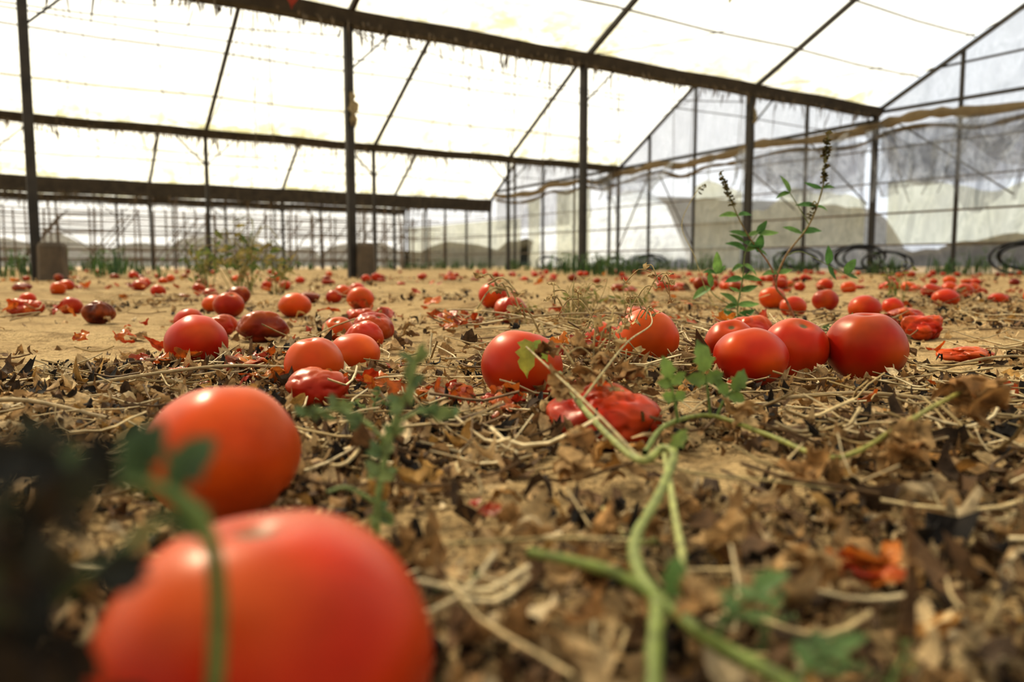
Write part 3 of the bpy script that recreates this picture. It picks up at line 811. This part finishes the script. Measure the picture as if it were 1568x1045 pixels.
for p,ds in ((W2(.042,.31),[(1,0,.1),(-1,0,.2)]),(W2(.03,.27),[(1,0,-.3),(-1,.2,.1)]),(W2(.0,.21),[(-1,0,.3),(1,0,.2)]),(W2(-.03,.30),[(-.6,0,1),(-1,0,-.3)]),(W2(.10,.12),[(1,0,-.4),(.4,0,.6)]),(W2(.06,.14),[(0,0,1),(.5,0,-1)]),
    (W2(-.12,.205),[(-1,0,.2),(1,0,.4)]),(W2(-.145,.25),[(-1,0,0),(1,0,.1)]),(W2(-.13,.11),[(-1,0,-.2),(1,0,-.1),(.3,-.5,.4)]),(W2(-.125,.17),[(1,0,.4),(-1,0,.5)]),(W2(-.10,.21),[(.6,0,.8),(1,0,0)]),(W2(-.14,.05),[(-1,0,-.3),(1,-.2,0),(-.7,0,.5)]),
    (W2(-.19,.12),[(-1,0,.2),(0,0,1),(.6,0,.5)]),(W2(-.135,.08),[(-1,0,.3),(1,0,.3)]),(W2(-.05,.12),[(1,0,.3),(-1,0,0)]),(W2(-.13,.14),[(.8,.2,-.5),(-.8,0,-.4)]),
    (W2(-.13,.19),[(-.8,.2,.5),(.8,0,-.2)]),(W2(-.20,.09),[(-.8,.2,-.5),(-.2,0,.8)]),(W2(-.10,.17),[(.8,.2,-.2),(.2,0,.8)]),(W2(-.14,.02),[(.8,.2,.3),(-.9,0,.4)])):
    for d in ds: wleaf(p,d,random.uniform(.028,.050))
a.obj('leaves',M_leaf,True,e)
a=Acc()
def spike(p,q,n,r):
    p=Vector(p);q=Vector(q)
    for k in range(n):
        c=p.lerp(q,random.random()); c=c+Vector((random.uniform(-r,r),random.uniform(-r,r),random.uniform(-r,r)))
        crumple(a,c,random.uniform(.007,.012),random.choice([(.12,.10,.03),(.20,.16,.05),(.08,.06,.025)]),.4,5)
spike(W2(.044,.32),W2(.050,.425),110,.007); spike(W2(.015,.245),W2(.03,.28),20,.006); spike(W2(-.155,.27),W2(-.185,.345),60,.006); spike(W2(-.235,.30),W2(-.22,.32),8,.004)
a.obj('flower_spikes',M_dry,True,e)

def spindly(name,x_,y_,h,n,seed,cols):
    random.seed(seed); e=D.objects.new(name,None); SC.collection.objects.link(e)
    a=Acc(); b=Acc(); z_=g(x_,y_)
    for k in range(n):
        dx=random.uniform(-.45,.45)*h; c=random.choice(cols)
        p0=Vector((x_+random.uniform(-.15,.15)*h,y_+random.uniform(-.1,.1)*h,z_-.005)); top=p0+Vector((dx,random.uniform(-.2,.2)*h,h*random.uniform(.5,1)))
        mid=p0.lerp(top,.5)+Vector((random.uniform(-.12,.12)*h,0,.1*h))
        end=top+Vector((random.uniform(-.3,.3)*h,0,-random.uniform(0,.25)*h))
        tube(a,[p0,mid,top,end],.007*h,.004*h,c,sides=5,n=5)
        for m in range(4):
            q=mid.lerp(end,random.random()); leaf(b,q,(random.uniform(-1,1),0,random.uniform(-.8,.6)),(.1,-1,.2),h*random.uniform(.08,.18),h*.045,random.choice(cols),rows=6,jit=.03)
    a.obj('stems',M_straw,True,e); b.obj('leaves',M_leaf,True,e)
yel=[(.30,.25,.07),(.20,.22,.06),(.38,.30,.12),(.13,.18,.05)]
spindly('withered_weed',-1.25,3.7,.36,18,3,yel); spindly('withered_weed',-1.62,4.2,.28,14,4,yel); spindly('withered_weed',-1.0,3.4,.2,10,8,yel)
spindly('withered_weed',.12,1.55,.11,18,5,[(.38,.30,.13),(.26,.26,.08),(.45,.35,.16)]); spindly('withered_weed',.02,1.75,.07,9,6,yel); spindly('withered_weed',1.25,2.6,.16,8,9,yel); spindly('withered_weed',.30,2.0,.12,10,10,yel)
random.seed(77)
for pts in ([(-.42,.78,.03),(-.36,.84,.045),(-.30,.86,.05),(-.22,.84,.04),(-.12,.86,.03)],[(-.05,1.5,.03),(.1,1.45,.06),(.25,1.5,.05),(.4,1.45,.02)],[(.10,1.35,.03),(.0,1.5,.05),(-.12,1.7,.06),(-.2,1.9,.03)],
            [(.18,.56,.03),(.24,.58,.032),(.30,.55,.025)],[(.32,.46,.03),(.40,.42,.035),(.48,.36,.03)],[(.5,.95,.03),(.62,.98,.045),(.75,.92,.03)],[(.30,.38,.025),(.36,.30,.03),(.40,.24,.025)],[(-1.2,1.9,.02),(-1.1,1.85,.05),(-1.2,1.7,.02)],[(-.5,.62,.03),(-.42,.66,.04),(-.33,.64,.03)],[(.24,.70,.03),(.33,.74,.035),(.42,.70,.03),(.50,.74,.03)]):
    a=Acc(); tube(a,[(p[0],p[1],g(p[0],p[1])+p[2]*.6) for p in pts],.0020,.0016,(.36,.26,.13),jit=.1); a.obj('dead_stem',M_straw)
a=Acc()
tube(a,[(.139,.27,.0),(.141,.272,.03),(.138,.27,.058)],.003,.0008,(.22,.12,.055),jit=.1)
crumple(a,(.14,.27,.035),.014,(.24,.13,.05),.5,7); a.obj('dead_sprout',M_dry)

# ------------------------------------------------------------------ light and sky
w=D.worlds.new('overcast_sky'); SC.world=w; w.use_nodes=True
nt=w.node_tree; nt.nodes.clear()
o=N(nt,'ShaderNodeOutputWorld'); b=N(nt,'ShaderNodeBackground'); nt.links.new(b.outputs[0],o.inputs[0])
tc=N(nt,'ShaderNodeTexCoord'); sx=N(nt,'ShaderNodeSeparateXYZ'); nt.links.new(tc.outputs['Generated'],sx.inputs[0])
r=ramp(nt,sx.outputs[0],[(0.0,(1.0,.985,.94)),(.45,(.90,.95,1.0))])
nt.links.new(r.outputs[0],b.inputs[0]); b.inputs[1].default_value=1.2
sd=D.lights.new('sun','SUN'); so=D.objects.new('sun',sd); SC.collection.objects.link(so)
sd.energy=8.0; sd.color=(1,.91,.74); sd.angle=math.radians(6)
dirv=Vector((.60,-.75,-.90))
so.rotation_euler=dirv.to_track_quat('-Z','Y').to_euler(); so.location=(-10,20,20)

# ------------------------------------------------------------------ camera
cd=D.cameras.new('camera'); co=D.objects.new('camera',cd); SC.collection.objects.link(co)
co.location=(0,0,.14); co.rotation_euler=(math.radians(90)-.0952,0,0)
cd.sensor_width=36; cd.lens=28.0; cd.clip_start=.01; cd.clip_end=300
cd.dof.use_dof=True; cd.dof.focus_distance=.95; cd.dof.aperture_fstop=5.3
SC.camera=co
SC.view_settings.view_transform='Standard'
SC.view_settings.look='None'
SC.view_settings.exposure=-.05
SC.view_settings.gamma=.88
